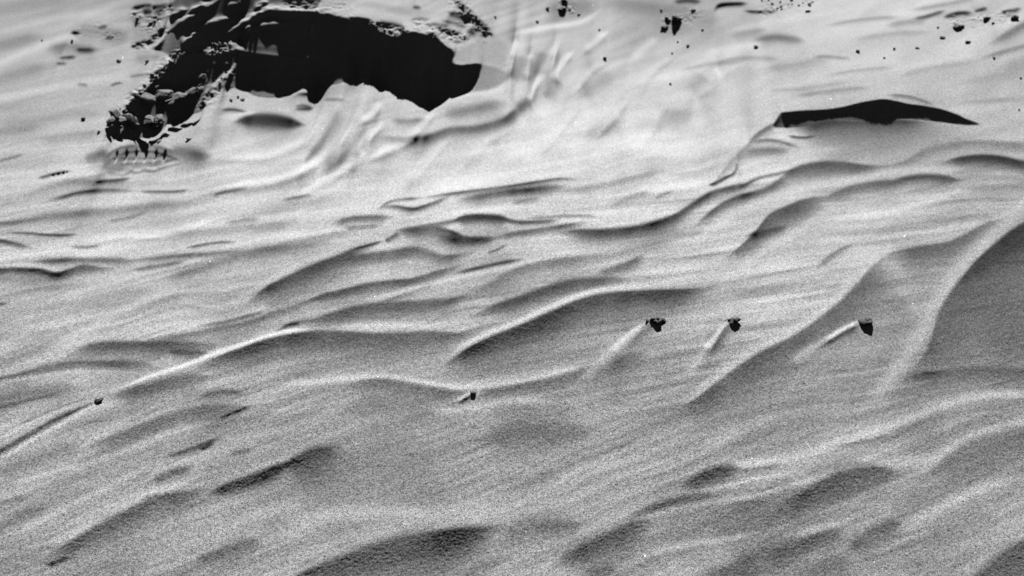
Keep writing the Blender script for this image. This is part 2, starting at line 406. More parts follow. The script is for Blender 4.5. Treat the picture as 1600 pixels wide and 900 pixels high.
    (238, 3, 2.8, .95, [(1100, 549, 1.3), (1114, 530, 1.1), (1126, 515, .9), (1138, 502, .6)]),
    (108, 8, 3, .9, [(1108, 556, .6), (1124, 530, 1.1), (1139, 508, 1), (1155, 503, .5)]),
    (205, 8, 6, .6, [(1235, 566, 1.3), (1265, 545, 1.1), (1295, 528, .9)]),
    (228, 4, 3, .95, [(1285, 533, 1.5), (1305, 521, 1.2), (1326, 509, .9), (1347, 499, .5)]),
    (74, 5, 2, .95, [(1275, 546, .5), (1300, 531, .8), (1324, 517, 1), (1345, 508, 1)]),
    (220, 2.2, 2, .95, [(714, 626), (724, 620), (735, 613)]),
    (95, 3.6, 1.5, .95, [(716, 630, .6), (727, 623), (740, 617, .9)]),
    # --- top right
    (120, 7, 5, .88, [(1175, 65), (1207, 58), (1233, 60), (1258, 64)]),
    (165, 7, 5, .7, [(1140, 58), (1170, 50), (1200, 46)]),
    (222, 5, 5, .7, [(1130, 50), (1190, 38), (1260, 26), (1340, 14)]),
    (165, 8, 5, .7, [(1200, 108), (1250, 100), (1300, 88)]),
    (135, 2.4, 2, .7, [(1268, 92), (1285, 88), (1330, 92)]),
    (70, 4, 2, .9, [(1426, 29), (1440, 27), (1452, 24), (1477, 16)]),
    (15, 4, 2, 1, [(1474, 27), (1497, 20), (1520, 20)]),
    (40, 3.4, 2, .95, [(1522, 18), (1532, 15), (1543, 12)]),
    (40, 4, 2, .95, [(1562, 19), (1578, 17), (1596, 13)]),
    (110, 9, 4, .9, [(1545, 70), (1577, 51), (1605, 36), (1680, 10)]),
    (130, 5, 3, .88, [(1530, 92), (1577, 78), (1605, 71), (1680, 55)]),
    (140, 22, 12, .7, [(1560, 110), (1610, 96), (1700, 80)]),
    (150, 5, 4, .7, [(1385, 40), (1420, 34), (1450, 34)]),
    (215, 6, 6, .7, [(1440, 78), (1500, 66), (1560, 40), (1620, 16)]),
    (165, 8, 5, .7, [(1500, 130), (1560, 118), (1640, 105)]),
    (12, 4, 2, 1, [(1116, 18, .8), (1122, 9), (1135, 6), (1168, 5)]),
    (24, 4, 3, .9, [(1052, 3), (1075, 1), (1096, 3)]),
    (30, 2.4, 1.4, .95, [(1163, 17), (1190, 18.5), (1216, 16.5)]),
    (135, 14, 10, .8, [(940, 2), (990, 8), (1040, 14), (1100, 20)]),
    (150, 22, 14, .75, [(1020, 40), (1070, 36), (1130, 30)]),
    (140, 16, 12, .8, [(850, 16), (890, 10), (930, 6)]),
    (170, 4, 3, .7, [(1200, 142), (1260, 138), (1330, 126)]),
    (165, 3, 2, .7, [(1290, 118), (1340, 110), (1400, 104)]),
    (172, 5, 4, .7, [(1400, 120), (1470, 104), (1540, 96)]),
    (222, 4, 4, .6, [(1380, 112), (1450, 98), (1530, 84)]),
    (160, 4, 2.6, .75, [(1290, 40), (1350, 30), (1410, 26)]),
    (168, 5, 3, .7, [(1330, 62), (1400, 52), (1460, 50)]),
    (150, 4, 3, .75, [(1420, 16), (1470, 8), (1530, -4)]),
    (158, 5, 3, .7, [(1500, 160), (1560, 156), (1640, 152)]),
    (165, 5, 3, .7, [(1120, 96), (1170, 90), (1220, 92)]),
    (170, 4, 3, .7, [(1060, 110), (1110, 100), (1160, 96)]),
    (150, 5, 3, .75, [(1240, 150), (1300, 142), (1360, 136)]),
    # --- bright bowl
    (238, 5, 4, .85, [(795, 54), (850, 43), (910, 33), (945, 9)]),
    (244, 4.4, 4.4, .85, [(797, 116), (800, 90), (808, 58)]),
    (244, 4, 4, .8, [(823, 126), (826, 105), (830, 80)]),
    (244, 5, 5, .85, [(828, 160), (838, 132), (860, 100), (874, 55)]),
    (242, 4.4, 4.4, .8, [(877, 134), (873, 110), (897, 78)]),
    (242, 5, 5, .75, [(910, 82), (930, 66), (950, 48)]),
    (242, 5, 5, .75, [(900, 142), (912, 126), (925, 110)]),
    (240, 6, 6, .6, [(985, 95), (1005, 75), (1030, 58)]),
    (240, 8, 6, .6, [(1090, 150), (1120, 125), (1120, 100)]),
    (240, 7, 6, .6, [(1090, 88), (1140, 75), (1200, 66)]),
    (150, 12, 12, .6, [(905, 150), (935, 132), (960, 115)]),
    (152, 14, 9, .6, [(1030, 172), (1050, 178), (1085, 176)]),
    (152, 12, 12, .6, [(1075, 140), (1090, 130), (1100, 115)]),
    (154, 12, 9, .6, [(915, 212), (945, 202), (975, 190)]),
    (234, 6, 5, .85, [(350, 247), (417, 243), (450, 232), (477, 217), (490, 197), (500, 172)]),
    (242, 7, 6, .85, [(330, 296), (350, 293), (433, 280), (477, 263), (507, 243), (530, 220), (547, 190), (558, 168)]),
    (240, 6, 5, .8, [(560, 190), (583, 177), (597, 155)]),
    (242, 7, 6, .8, [(470, 300), (530, 270), (560, 247), (563, 227), (583, 207), (605, 186)]),
    (242, 6, 6, .8, [(570, 250), (600, 236), (637, 220), (657, 197), (685, 168)]),
    (244, 8, 7, .7, [(635, 290), (670, 247), (705, 212)]),
    (124, 8, 7, .75, [(480, 250), (505, 222), (522, 190), (530, 165)]),
    (137, 8, 8, .7, [(500, 275), (540, 245), (558, 215), (575, 195)]),
    (124, 10, 8, .8, [(690, 180), (730, 172), (790, 160)]),
    (104, 11, 5, .88, [(592, 213), (637, 219), (670, 214), (703, 203), (743, 200), (783, 189), (805, 175), (832, 158)]),
    (122, 6, 4, .75, [(612, 188), (640, 189), (668, 186)]),
    (102, 9, 8, .8, [(806, 170), (818, 163), (830, 156)]),
    (122, 9, 9, .7, [(808, 130), (812, 108), (816, 84)]),
    (126, 8, 8, .7, [(840, 122), (843, 105), (850, 78)]),
    (138, 9, 9, .7, [(850, 155), (862, 135), (870, 120)]),
    # --- top left slopes
    (138, 12, 8, .8, [(-60, 84), (0, 70), (40, 60), (70, 52)]),
    (215, 8, 6, .8, [(-60, 122), (0, 98), (66, 70), (150, 45), (215, 38)]),
    (205, 7, 6, .7, [(-40, 60), (30, 42), (100, 26), (190, 16)]),
    (150, 14, 10, .7, [(-60, 22), (0, 10), (60, 2), (120, -6)]),
    (120, 10, 6, .8, [(70, 78), (105, 72), (140, 76), (160, 78)]),
    (134, 12, 12, .8, [(112, 55), (140, 48), (180, 55), (205, 60)]),
    (150, 12, 8, .75, [(-40, 130), (0, 122), (40, 110), (80, 104)]),
    (215, 7, 6, .75, [(-40, 160), (20, 150), (90, 136), (150, 126), (200, 118)]),
    (160, 9, 7, .7, [(-20, 190), (40, 190), (110, 178), (165, 178)]),
    (150, 8, 6, .75, [(-30, 205), (20, 203), (70, 196)]),
    (140, 3, 2, .8, [(-10, 254), (15, 247), (40, 240)]),
    (160, 8, 5, .7, [(60, 220), (110, 212), (160, 205)]),
    (100, 2, 1.6, .85, [(172, 134), (183, 130), (192, 130)]),
    (120, 2.4, 1.8, .8, [(120, 132), (130, 132), (138, 134)]),
    (130, 2.4, 2, .8, [(200, 120), (220, 117), (236, 118)]),
    (150, 7, 5, .7, [(210, 94), (230, 90), (262, 88)]),
    (98, 3, 2, .9, [(58, 279), (83, 272), (109, 267)]),
    (25, 4, 2, 1, [(110, 52), (118, 49), (126, 50)]),
    (40, 3, 2, .95, [(153, 45), (160, 42), (168, 41)]),
    (60, 3, 2, .95, [(165, 61), (172, 59), (178, 61)]),
    (25, 4, 2, 1, [(118, 77), (134, 77.5), (149, 78)]),
    (45, 3, 2, .95, [(92, 91), (105, 89.5), (119, 89)]),
    (60, 2.4, 1.6, .9, [(88, 99), (97, 99), (104, 99)]),
    (90, 3, 2, .9, [(345, 172), (365, 171), (388, 176)]),
    (5, 12, 7, 1, [(364, 191, .5), (390, 186, .9), (415, 185, 1.1), (443, 188, 1), (478, 196, .5)]),
    (218, 3, 2.4, .85, [(335, 184), (370, 179), (405, 174)]),
    (60, 3, 2, .85, [(452, 152), (477, 146), (508, 146)]),
    (90, 3, 2, .8, [(460, 166), (475, 165), (490, 169)]),
    # boot print
    (112, 15, 9, .85, [(262, 236), (292, 238), (330, 246)]),
    (158, 16, 10, .8, [(160, 244), (200, 240), (240, 240), (275, 246)]),
    (140, 9, 7, .8, [(130, 250), (150, 242), (170, 236)]),
    (100, 2, 1.4, .9, [(178, 250), (208, 250), (240, 248), (262, 241)]),
    (120, 2, 1.4, .8, [(165, 262), (180, 263), (196, 266)]),
]
PITS = [
    # (tone, softness, raggedness, strength, outline); below 0 = steeper still
    # broken crust at top left
    (165, 4, 1, .8, [(216, 22), (236, 20), (262, 14), (264, 36), (246, 52), (222, 66), (205, 74), (206, 40)]),
    (40, 2, 1.2, 1, [(266, 11), (273, 0), (282, -24), (480, -24), (498, 8), (470, 20), (420, 28), (398, 42), (385, 52), (366, 56), (345, 60), (330, 68), (310, 76), (286, 86), (272, 90), (255, 81), (238, 76), (244, 71), (256, 57), (267, 42), (264, 24)]),
    (34, 5, 1.2, .97, [(372, 60), (400, 52), (440, 50), (500, 60), (528, 92), (545, 105), (500, 94), (430, 86), (390, 80)]),
    (10, 4, 1, .97, [(446, 44), (466, 30), (500, 28), (535, 34), (556, 84), (557, 112), (530, 104), (500, 95), (470, 90), (450, 84)]),
    # the three black hollows
    (-2, 2, 1.4, 1, [(168, 208), (172, 198), (190, 184), (197, 167), (217, 148), (233, 134), (243, 122), (253, 107), (277, 93), (300, 83), (328, 82), (326, 103), (323, 130), (316, 150), (320, 162), (314, 174), (290, 181), (264, 190), (250, 206), (222, 214), (186, 213)]),
    (80, 3, .8, .95, [(329, 82), (345, 76), (362, 77), (366, 98), (357, 114), (340, 130), (320, 154), (304, 161), (323, 132), (326, 105)]),
    (0, 2, 1.0, 1, [(366, 76), (380, 78), (393, 82), (437, 87), (477, 90), (510, 95), (532, 101), (553, 117), (530, 130), (500, 133), (477, 137), (457, 143), (440, 150), (417, 152), (397, 149), (386, 142), (368, 137), (352, 138), (360, 118), (368, 98)]),
    (26, 1.8, .8, 1, [(397, 44), (417, 34), (450, 22), (483, 19), (513, 22), (543, 28), (563, 27), (583, 35), (560, 70), (550, 108), (540, 100), (523, 90), (517, 77), (490, 60), (450, 52), (417, 48)]),
    (-75, 1.8, .8, 1, [(535, 29), (548, 27), (563, 27), (583, 35), (593, 48), (617, 58), (633, 50), (660, 52), (680, 58), (693, 70), (710, 82), (708, 97), (722, 102), (750, 100), (750, 113), (743, 130), (730, 143), (703, 152), (683, 160), (660, 163), (640, 156), (617, 143), (603, 132), (577, 120), (557, 115), (543, 100), (530, 70)]),
    (148, 4, .6, .95, [(751, 100), (772, 104), (794, 116), (784, 132), (758, 141), (732, 143), (745, 128), (751, 113)]),
    (176, 6, .5, .9, [(709, 95), (713, 80), (735, 70), (765, 62), (792, 68), (796, 100), (775, 103), (750, 98), (722, 100)]),
    (128, 4, .6, .9, [(162, 262), (168, 244), (184, 234), (204, 229), (233, 228), (260, 234), (284, 246), (262, 256), (230, 262), (198, 268), (172, 272)]),
    # hollow under the crest at the right
    (-1, 1.6, .2, 1, [(1220, 176), (1250, 173), (1290, 171), (1317, 167), (1337, 162), (1357, 158), (1380, 155), (1400, 158), (1417, 162), (1440, 165), (1467, 170), (1490, 177), (1510, 186), (1530, 194), (1510, 195), (1490, 193), (1463, 190), (1437, 187), (1413, 185), (1397, 187), (1377, 190), (1350, 189), (1323, 187), (1297, 188), (1277, 192), (1250, 198), (1223, 199), (1208, 197), (1213, 187)]),
]
AFTER = [
    # boot print
    (70, 4, 2.4, .95, [(166, 243), (182, 234), (200, 229.5), (233, 228), (258, 233), (281, 244)]),
    (66, 2, 1.4, .95, [(170, 250), (184, 247), (212, 247.5), (226, 247.5), (240, 246), (262, 240)]),
    (55, 2.6, 1.6, .95, [(198, 265), (207, 262), (220, 260), (230, 259), (243, 258), (262, 252), (277, 248)]),
    # broken left end: dark cracks and bright tips
    (215, 3, 3, .9, [(259, 34), (262, 24), (265, 10)]),
    (5, 4, 3, 1, [(204, 74), (220, 68), (232, 66), (239, 59), (250, 50), (264, 41)]),
    (210, 3, 3, .8, [(214, 78), (238, 72), (252, 62), (262, 48)]),
    (15, 3, 2.4, .95, [(205, 13), (224, 9), (240, 8)]),
    (10, 5, 4, .95, [(222, 18), (230, 18), (238, 17)]),
    (12, 4, 3, .9, [(236, 12), (252, 10), (266, 8)]),
    (25, 4, 3, .9, [(240, 24), (246, 20), (256, 14)]),
    (60, 4, 3, .8, [(208, 34), (214, 36), (220, 35)]),
    (130, 7, 5, .8, [(205, 28), (216, 28), (224, 30)]),
    # lit and dark folds over the shaded crust
    (4, 7, 4, .9, [(256, 80), (275, 70), (300, 50), (322, 32), (345, 12)]),
    (4, 7, 4, .9, [(290, 84), (312, 68), (330, 54), (352, 42), (372, 34)]),
    (6, 6, 4, .9, [(268, 30), (290, 20), (312, 4)]),
    (6, 7, 4, .9, [(366, 24), (390, 12), (410, -2)]),
    (140, 4, 3, .9, [(262, 47), (281, 36), (296, 28), (311, 19), (326, 9), (342, -3)]),
    (105, 7, 4, .8, [(264, 52), (284, 41), (302, 30)]),
    (120, 3, 2.4, .85, [(263, 27), (281, 17), (294, 12)]),
    (150, 3.6, 2.4, .9, [(283, 70), (292, 63), (300, 58), (308, 52)]),
    (125, 3.4, 2.4, .9, [(300, 59), (307, 53), (318, 40), (334, 34), (350, 30), (380, 24)]),
    (110, 4, 3, .8, [(340, 37), (355, 33), (378, 27)]),
    (180, 4.4, 3.2, .95, [(335, 66), (356, 51), (371, 43), (386, 34), (402, 25), (415, 18), (436, 17), (458, 19), (500, 14)]),
    (135, 3.4, 2.6, .85, [(350, 62), (371, 52), (386, 43), (398, 34)]),
    (118, 3, 2.4, .85, [(368, 60), (388, 47), (403, 40), (426, 36), (460, 36)]),
    (80, 4, 3, .8, [(374, 62), (417, 63), (460, 66), (495, 74)]),
    (88, 3, 2.4, .8, [(380, 70), (417, 70), (455, 72), (490, 78)]),
    (104, 3, 2.4, .85, [(390, 79), (417, 82), (436, 85), (480, 88), (510, 92)]),
    # ledge between the hollows
    (140, 3, 3, .9, [(308, 80), (326, 74), (345, 72), (362, 73)]),
    (165, 5, 5, .9, [(318, 152), (330, 138), (343, 127), (355, 117), (364, 108)]),
    (150, 2, 2, .85, [(363, 108), (366, 98), (365, 84)]),
    (40, 2.4, 2, .9, [(350, 107), (356, 107), (362, 107)]),
    (150, 4, 3, .8, [(302, 168), (312, 160), (324, 148)]),
    # near rim of the hollows
    (172, 4, 3, .9, [(552, 114), (580, 123), (604, 133), (625, 149), (645, 162)]),
    (222, 4, 3, .95, [(640, 165), (660, 169), (683, 166), (727, 149), (767, 144), (800, 130)]),
    (160, 12, 4, .7, [(430, 156), (480, 144), (530, 136), (575, 132)]),
    (205, 4, 3, .8, [(425, 157), (460, 146), (500, 138)]),
    (50, 3, 2, .9, [(462, 147), (480, 147), (504, 149)]),
    (45, 2.4, 2, .9, [(556, 125), (566, 125), (580, 128)]),
    (80, 3, 2, .85, [(460, 170), (475, 170), (490, 170)]),
    (120, 3, 2, .8, [(505, 156), (520, 155), (540, 157)]),
    # top of the sand bank
    (206, 6, 5, .8, [(500, 6), (560, 16), (600, 22), (640, 30), (690, 40)]),
    (170, 6, 4, .7, [(560, 4), (600, 10), (640, 18), (690, 22)]),
    (20, 6, 4, .95, [(700, 19), (710, 22), (720, 25), (738, 33)]),
    (40, 4.5, 4, .95, [(708, -2), (724, 14), (738, 26), (753, 39), (773, 58)]),
    (45, 8, 5, .9, [(728, 56), (738, 48), (748, 42), (768, 56)]),
    (90, 3, 2, .85, [(665, 38), (680, 38), (702, 41)]),
    (55, 4, 2.4, .9, [(680, 43), (700, 48), (724, 54)]),
    (80, 3, 2, .85, [(700, 60), (715, 62), (736, 60)]),
    (110, 3, 2, .8, [(640, 32), (655, 29), (672, 30)]),
    (90, 3, 2, .8, [(690, 32), (710, 36), (730, 44)]),
    (40, 3, 2, .9, [(644, 12), (651, 11), (658, 13)]),
    (4, 5, 4, 1, [(586, 37), (600, 38), (614, 40), (634, 45)]),
    (125, 2.4, 2, .9, [(585, 46), (600, 48), (610, 51), (624, 60)]),
    # crest at the right
    (120, 4, 1.6, .9, [(1386, 148), (1417, 150), (1440, 156), (1460, 164)]),
    (48, 26, 6, .97, [(1225, 198, .4), (1290, 191, .9), (1340, 192, 1), (1400, 190, .8), (1470, 193, .4)]),
    (140, 34, 14, .6, [(1260, 210), (1330, 206), (1420, 204), (1500, 205)]),
    (95, 6, 2.5, .9, [(1168, 227, .5), (1182, 211), (1200, 199), (1212, 193)]),
    (165, 7, 3, .8, [(1112, 292, .6), (1140, 256), (1155, 240), (1168, 228), (1182, 213)]),
    (108, 4, 2.4, .85, [(1172, 223), (1195, 219), (1217, 221), (1250, 231)]),
    (66, 2.2, 1.5, .9, [(1230, 212), (1253, 215), (1276, 212)]),
    (116, 8, 6, .85, [(1165, 237), (1200, 234), (1236, 233)]),
    (200, 4, 3, .7, [(1180, 227), (1215, 227), (1260, 236), (1330, 228)]),
    (150, 4, 3, .7, [(1300, 232), (1350, 224), (1410, 214), (1470, 206)]),
]


STEEP = np.zeros((NV, NU))


def relief():
    M = base_map()
    # loose streaks following the wind
    k = np.interp(VV, [0, 150, 300, 500, 650], [.22, .16, .14, .26, .36])
    q = VV + k * UU
    amp = np.interp(VV, [-100, 60, 200, 300, 450, 700, 900], [9, 8, 6, 10, 12, 11, 11])
    wob = 6 * vnoise(UU / 90, VV / 60, 3)
    z = vnoise(UU / 210, VV / 90, 8)
    M = M + 1.3 * amp * (1.0 * vnoise(UU / 150, (q + wob) / 15, 4) + .65 * vnoise(UU / 60, (q + wob) / 6.5, 5)
                         + (.55 + .45 * z) * vnoise(UU / 75 + 3, (q + .06 * UU + wob) / 3.6, 9))
    out = sstep(0, 120, np.maximum(np.maximum(-UU, UU - 1600), np.maximum(-VV, VV - 900)))
    M = M + out * 26 * vnoise(UU / 170, (q + 2 * wob) / 26, 6)
    rip = lambda o: (1 - np.abs(vnoise(UU / 230 + o, (q + 2.2 * wob) / 30, 14))) ** 3
    up, dn = rip(0), 0
    q = q - 5
    dn = rip(0)
    q = q + 5
    M = M + sstep(235, 300, VV) * sstep(720, 520, VV) * (16 * up - 22 * dn + 2)
    M = M + 9 * sstep(560, 760, UU) * sstep(1320, 1050, UU) * sstep(20, 70, VV) * sstep(290, 230, VV) * (
        vnoise((UU + .5 * VV) / 34 + wob / 9, VV / 24, 12) + .6 * vnoise((UU + .6 * VV) / 14, VV / 15, 13))
    for g, wn, wf, a, pts in STROKES:
        near = sstep(560, 640, np.mean([q[1] for q in pts])) * (wn > 6) * (g < 180)
        stroke(M, g, wn * (1 + .3 * near), wf * (1 + .9 * near), a * (1 - .1 * near), pts)
    L = blur(M, 70, 34)
    k = 1 + .28 * sstep(120, 260, VV)
    M = np.maximum(L + (M - L) * k, np.minimum(M, np.interp(VV, [250, 450, 900], [40, 66, 76])))
    for g, soft, rag, a, pts in PITS:
        sj, si, al = poly(M, g, soft, pts, a, rag)
        if g == 10:
            STEEP[sj, si] = np.maximum(STEEP[sj, si], .035 * al)
        if g <= 0:                           # a hollow: steep under its lip, easing towards its floor
            ins = al > .5
            rows = np.arange(al.shape[0])[:, None]
            top = np.where(ins, rows, 10 ** 6).min(0)
            bot = np.where(ins, rows, -1).max(0)
            t = np.clip((rows - top) / np.maximum(bot - top, 1), 0, 1)
            STEEP[sj, si] = np.where(ins, (.42 * (.5 - t) + .03 - g * .001) if g != -1 else .16 * (.5 - t) + .004, STEEP[sj, si])
    for g, wn, wf, a, pts in AFTER:
        stroke(M, g, wn, wf, a, pts)
    STEEP[:] *= blur((M < 50).astype(float), .8, .8)
    return np.clip(M, -150, 250)


def details():
    """small things pressed into or crumbled out of the sand, in metres"""
    D = np.zeros((NV, NU))
    G = np.zeros((NV, NU))
    for x in (182, 197, 212, 228, 243, 257):          # tread of the boot print
        top = 233 - 5 * math.sin(math.pi * (x - 165) / 115)
        stroke(G, 1, 2.2, 2.2, 1, [(x - 4, 257, .3), (x - 2, 250, .55), (x, 244, .75), (x + 1.5, top + 4, .8)], .35)
    for x in (84, 92, 100, 106):
        stroke(G, .5, 1.3, 1.3, 1, [(x - 2, 277 - (x - 84) * .2), (x, 271 - (x - 84) * .2)], .2)
    D -= .0042 * G
    for h, wn, wf, pts in LEDGES:                     # crust edges standing out of the shaded bank
        B = np.zeros((NV, NU))
        stroke(B, 1, wn, wf * 1.25, 1, [(q[0], q[1] + 3) + tuple(q[2:]) for q in pts], .3)
        D += .001 * h * B * (1 + (.3 if h > 3.5 else .08) * vnoise(UU / 9, VV / 5, 61))
    # crumbly crust round the hollows
    R = np.zeros((NV, NU))
    for w, a, pts in CRUMBLE:
        stroke(R, a, w, w, 1, pts, .1)
    n = vnoise(UU / 9, VV / 5, 51) + .7 * vnoise(UU / 4.2, VV / 2.6, 52)
    n = np.abs(n) * 1.2 - .5 + .5 * vnoise(UU / 22, VV / 11, 53)
    return D + .0040 * R * n * (.35 + .65 * (vnoise(UU / 14, VV / 9, 54) > -.1))


LEDGES = [
    # (height in mm, near width, far width, points)
    (5, 3, 6, [(262, 47), (281, 36), (296, 28), (311, 19), (326, 9), (342, -3)]),
    (4, 2.4, 5, [(263, 27), (281, 17), (294, 12)]),
    (4, 2.4, 5, [(294, 18), (311, 12), (326, 5)]),
    (6, 2.8, 6, [(283, 71), (292, 64), (300, 58), (310, 51)]),
    (5, 2.6, 5, [(300, 60), (307, 53), (318, 41), (334, 35), (350, 31), (380, 25)]),
    (7, 3.4, 7, [(333, 68), (345, 58), (356, 51), (371, 43), (386, 34), (402, 25), (415, 18), (436, 17), (458, 19), (500, 14)]),
    (4, 2.6, 5, [(350, 63), (371, 53), (386, 44), (398, 35)]),
    (3, 2.4, 5, [(368, 61), (388, 48), (403, 41), (426, 37), (465, 36)]),
    (4, 2.4, 5, [(354, 11), (366, 6), (382, 0)]),
    (4, 2.4, 5, [(396, 14), (408, 8), (420, 0)]),
    (5, 4, 7, [(318, 156), (331, 141), (345, 128), (357, 116), (367, 102)]),
    # rims of the boot print
    (.9, 2.2, 6, [(168, 250), (184, 239), (204, 233), (233, 232), (260, 238), (284, 249)]),
    (1.9, 2.2, 5, [(176, 268), (192, 270), (204, 264), (214, 266), (226, 262), (240, 264), (256, 258), (284, 251)]),
    (.7, 1.8, 3, [(184, 253), (208, 252), (232, 251), (258, 246)]),
    # soft wind ridges fanning out below the bank
    (2.6, 5, 7, [(350, 250), (417, 246), (450, 235), (477, 220), (490, 200), (500, 174)]),
    (3, 5, 8, [(330, 299), (350, 296), (433, 283), (477, 266), (507, 246), (530, 223), (547, 193), (558, 170)]),
    (2.4, 4, 6, [(560, 193), (583, 180), (597, 158)]),
    (3, 5, 8, [(470, 303), (530, 273), (560, 250), (566, 230), (583, 210), (605, 189)]),
    (2.6, 5, 7, [(570, 253), (600, 239), (637, 223), (657, 200), (685, 171)]),
    (2.6, 6, 8, [(620, 300), (645, 280), (670, 250), (705, 215)]),
    (2.4, 5, 7, [(690, 290), (730, 255), (760, 225), (800, 200)]),
    (2.4, 4, 6, [(797, 116), (800, 90), (808, 58)]),
    (2.4, 4, 6, [(823, 126), (826, 105), (830, 80)]),
    (3, 5, 6, [(828, 160), (838, 132), (860, 100), (874, 55)]),
    (2.4, 4, 6, [(877, 134), (873, 110), (897, 78)]),
    (2.4, 4, 6, [(900, 142), (912, 126), (925, 110), (950, 96)]),
    (2.2, 5, 6, [(910, 82), (930, 66), (950, 48)]),
    (2.2, 5, 6, [(1000, 150), (1008, 128), (1030, 104), (1056, 86)]),
    (2.2, 5, 6, [(1090, 150), (1120, 128), (1118, 104)]),
    (2.2, 5, 6, [(930, 215), (960, 185), (985, 150)]),
    (2.0, 5, 6, [(850, 235), (880, 200), (905, 170)]),
]
CRUMBLE = [
    (9, 1, [(172, 200), (188, 186), (198, 168), (216, 146), (236, 128), (250, 108), (280, 88), (312, 78), (350, 72), (372, 66)]),
    (7, .7, [(304, 165), (330, 152), (350, 132), (368, 104)]),
    (9, .5, [(206, 16), (226, 34), (250, 30), (270, 8)]),
    (8, .6, [(206, 76), (232, 64), (262, 46)]),
    (9, .55, [(700, -8), (724, 12), (738, 30), (755, 46), (772, 58)]),
    (8, .7, [(640, 34), (680, 50), (735, 60)]),
    (7, .8, [(575, 33), (592, 44), (620, 52), (645, 48)]),
    (12, .5, [(440, 4), (500, 12), (560, 18)]),
    (10, .22, [(110, 56), (150, 48), (190, 58)]),
    (14, .35, [(1180, 12), (1230, 10), (1280, 8)]),
    (10, .4, [(1030, 30), (1060, 30), (1100, 16)]),
    (10, .4, [(1480, 36), (1540, 30), (1596, 26)]),
    (9, .5, [(870, 8), (900, 14)]),
]

REL = relief()


TONE_K = math.sin(math.radians(SUN_EL + 8)) / (((225 / 255 + .055) / 1.055) ** 2.4)
CRAG = 6
LATERAL = .025           # how strongly the sand evens out sideways


def surface(M):
    """find the height of the sand whose slopes turn from the sun as the relief asks, smooth sideways"""
    e = math.radians(SUN_EL)
    want = np.clip(((np.clip(M, 0, 255) / 255 + .055) / 1.055) ** 2.4 * TONE_K, 0, .97)
    s = np.tan(e - np.arcsin(want)) + blur(STEEP, 6, 1)    # rise per metre walked towards the sun
    p = math.radians(PITCH)
    lx, ly = math.sin(math.radians(SUN_AZ)), math.cos(math.radians(SUN_AZ))
    y = -(VV - 450) / FPX
    fy = math.cos(p) + y * math.sin(p)
    fz = -math.sin(p) + y * math.cos(p)
    be = -fy / fz                            # a line of sight runs this far forward ...
    al = -(UU - 800) / FPX / fz              # ... and this far sideways for each metre it drops
    s = np.maximum(s, -.5 / be)
    be_v = np.gradient(be[:, 0])[:, None]
    al_u = np.gradient(al, axis=1)
    g0 = -s * be_v / (ly + s * be)
    a = -(be_v / ly) * s * (lx * be - ly * al) / (al_u * (ly + s * be))
    kv = 2 * math.pi * np.fft.fftfreq(2 * NV)[:, None]
    ku = 2 * math.pi * np.fft.rfftfreq(2 * NU)[None, :]
    den = kv ** 2 + LATERAL * ku ** 2
    den[0, 0] = 1
    # the broken bank keeps its sharp faces: there the sand is not evened out sideways
    crag = sstep(150, 230, UU) * sstep(830, 740, UU) * sstep(250, 175, VV)
    crag = np.maximum(crag, sstep(1120, 1200, UU) * sstep(1570, 1500, UU) * sstep(100, 150, VV) * sstep(250, 215, VV))
    g, want_v = g0, g0
    for k in range(CRAG):                    # q = log of the drop below the camera
        G = np.concatenate([g, -g[::-1]], 0)          # mirrored: odd along v, even along u
        G = np.concatenate([G, G[:, ::-1]], 1)
        F = np.fft.rfft2(G)
        F = -1j * kv * F / den
        F[0, 0] = 0
        q = np.fft.irfft2(F, s=(2 * NV, 2 * NU))[:NV, :NU]
        lim = .5 * np.abs(g0) + .0003
        want_v = g0 - np.clip(a * np.gradient(blur(q, 2, 2), axis=1), -lim, lim)
        if k < 2:
            g = want_v
        else:
            g = g + (.08 + .25 * crag + .5 * np.exp(-((UU - 245) / 70) ** 4 - ((VV - 165) / 55) ** 4)) * (want_v - np.gradient(q, axis=0))
    D = CAM_H * np.exp(q - q[-1].mean())
    return D * al, D * be, CAM_H - D


import bpy
import bmesh
from mathutils import Vector, Matrix, noise as mnoise

X, Y, Z = surface(REL)


def grain(x, y):
    """single grains of sand, in metres"""
    g = .00034 * vnoise(x / .0012, y / .0014, 31, 1024) + .00012 * vnoise(x / .0031, y / .0031, 32, 1024)
    return g + .00014 * vnoise(x / .011, y / .009, 33, 1024)


FADE = sstep(180, 800, VV)                    # fine wind-blown sand at the back, coarse grains in front
Z = Z + details()
Zg = Z + grain(X, Y) * (.12 + .88 * FADE) * GRAIN * blur(sstep(20, 70, REL), 3, 3).clip(0, 1)

col = bpy.context.scene.collection
scene = bpy.context.scene


def tag(o, label=None, cat=None, group=None, kind=None):
    for k, v in (('label', label), ('category', cat), ('group', group), ('kind', kind)):
        if v:
            o[k] = v
    return o


# ------------------------------------------------------------------ materials
def new_mat(name):
    m = bpy.data.materials.new(name)
    m.use_nodes = True
    nt = m.node_tree
    nt.nodes.clear()
    out = nt.nodes.new('ShaderNodeOutputMaterial')
    b = nt.nodes.new('ShaderNodeBsdfPrincipled')
    nt.links.new(b.outputs[0], out.inputs[0])
    return m, nt, b


def math_node(nt, op, a, b=None, c=None):
    n = nt.nodes.new('ShaderNodeMath')
    n.operation = op
    for i, x in enumerate((a, b, c)):
        if x is None:
            continue
        if isinstance(x, (int, float)):
            n.inputs[i].default_value = x
        else:
            nt.links.new(x, n.inputs[i])
    return n.outputs[0]


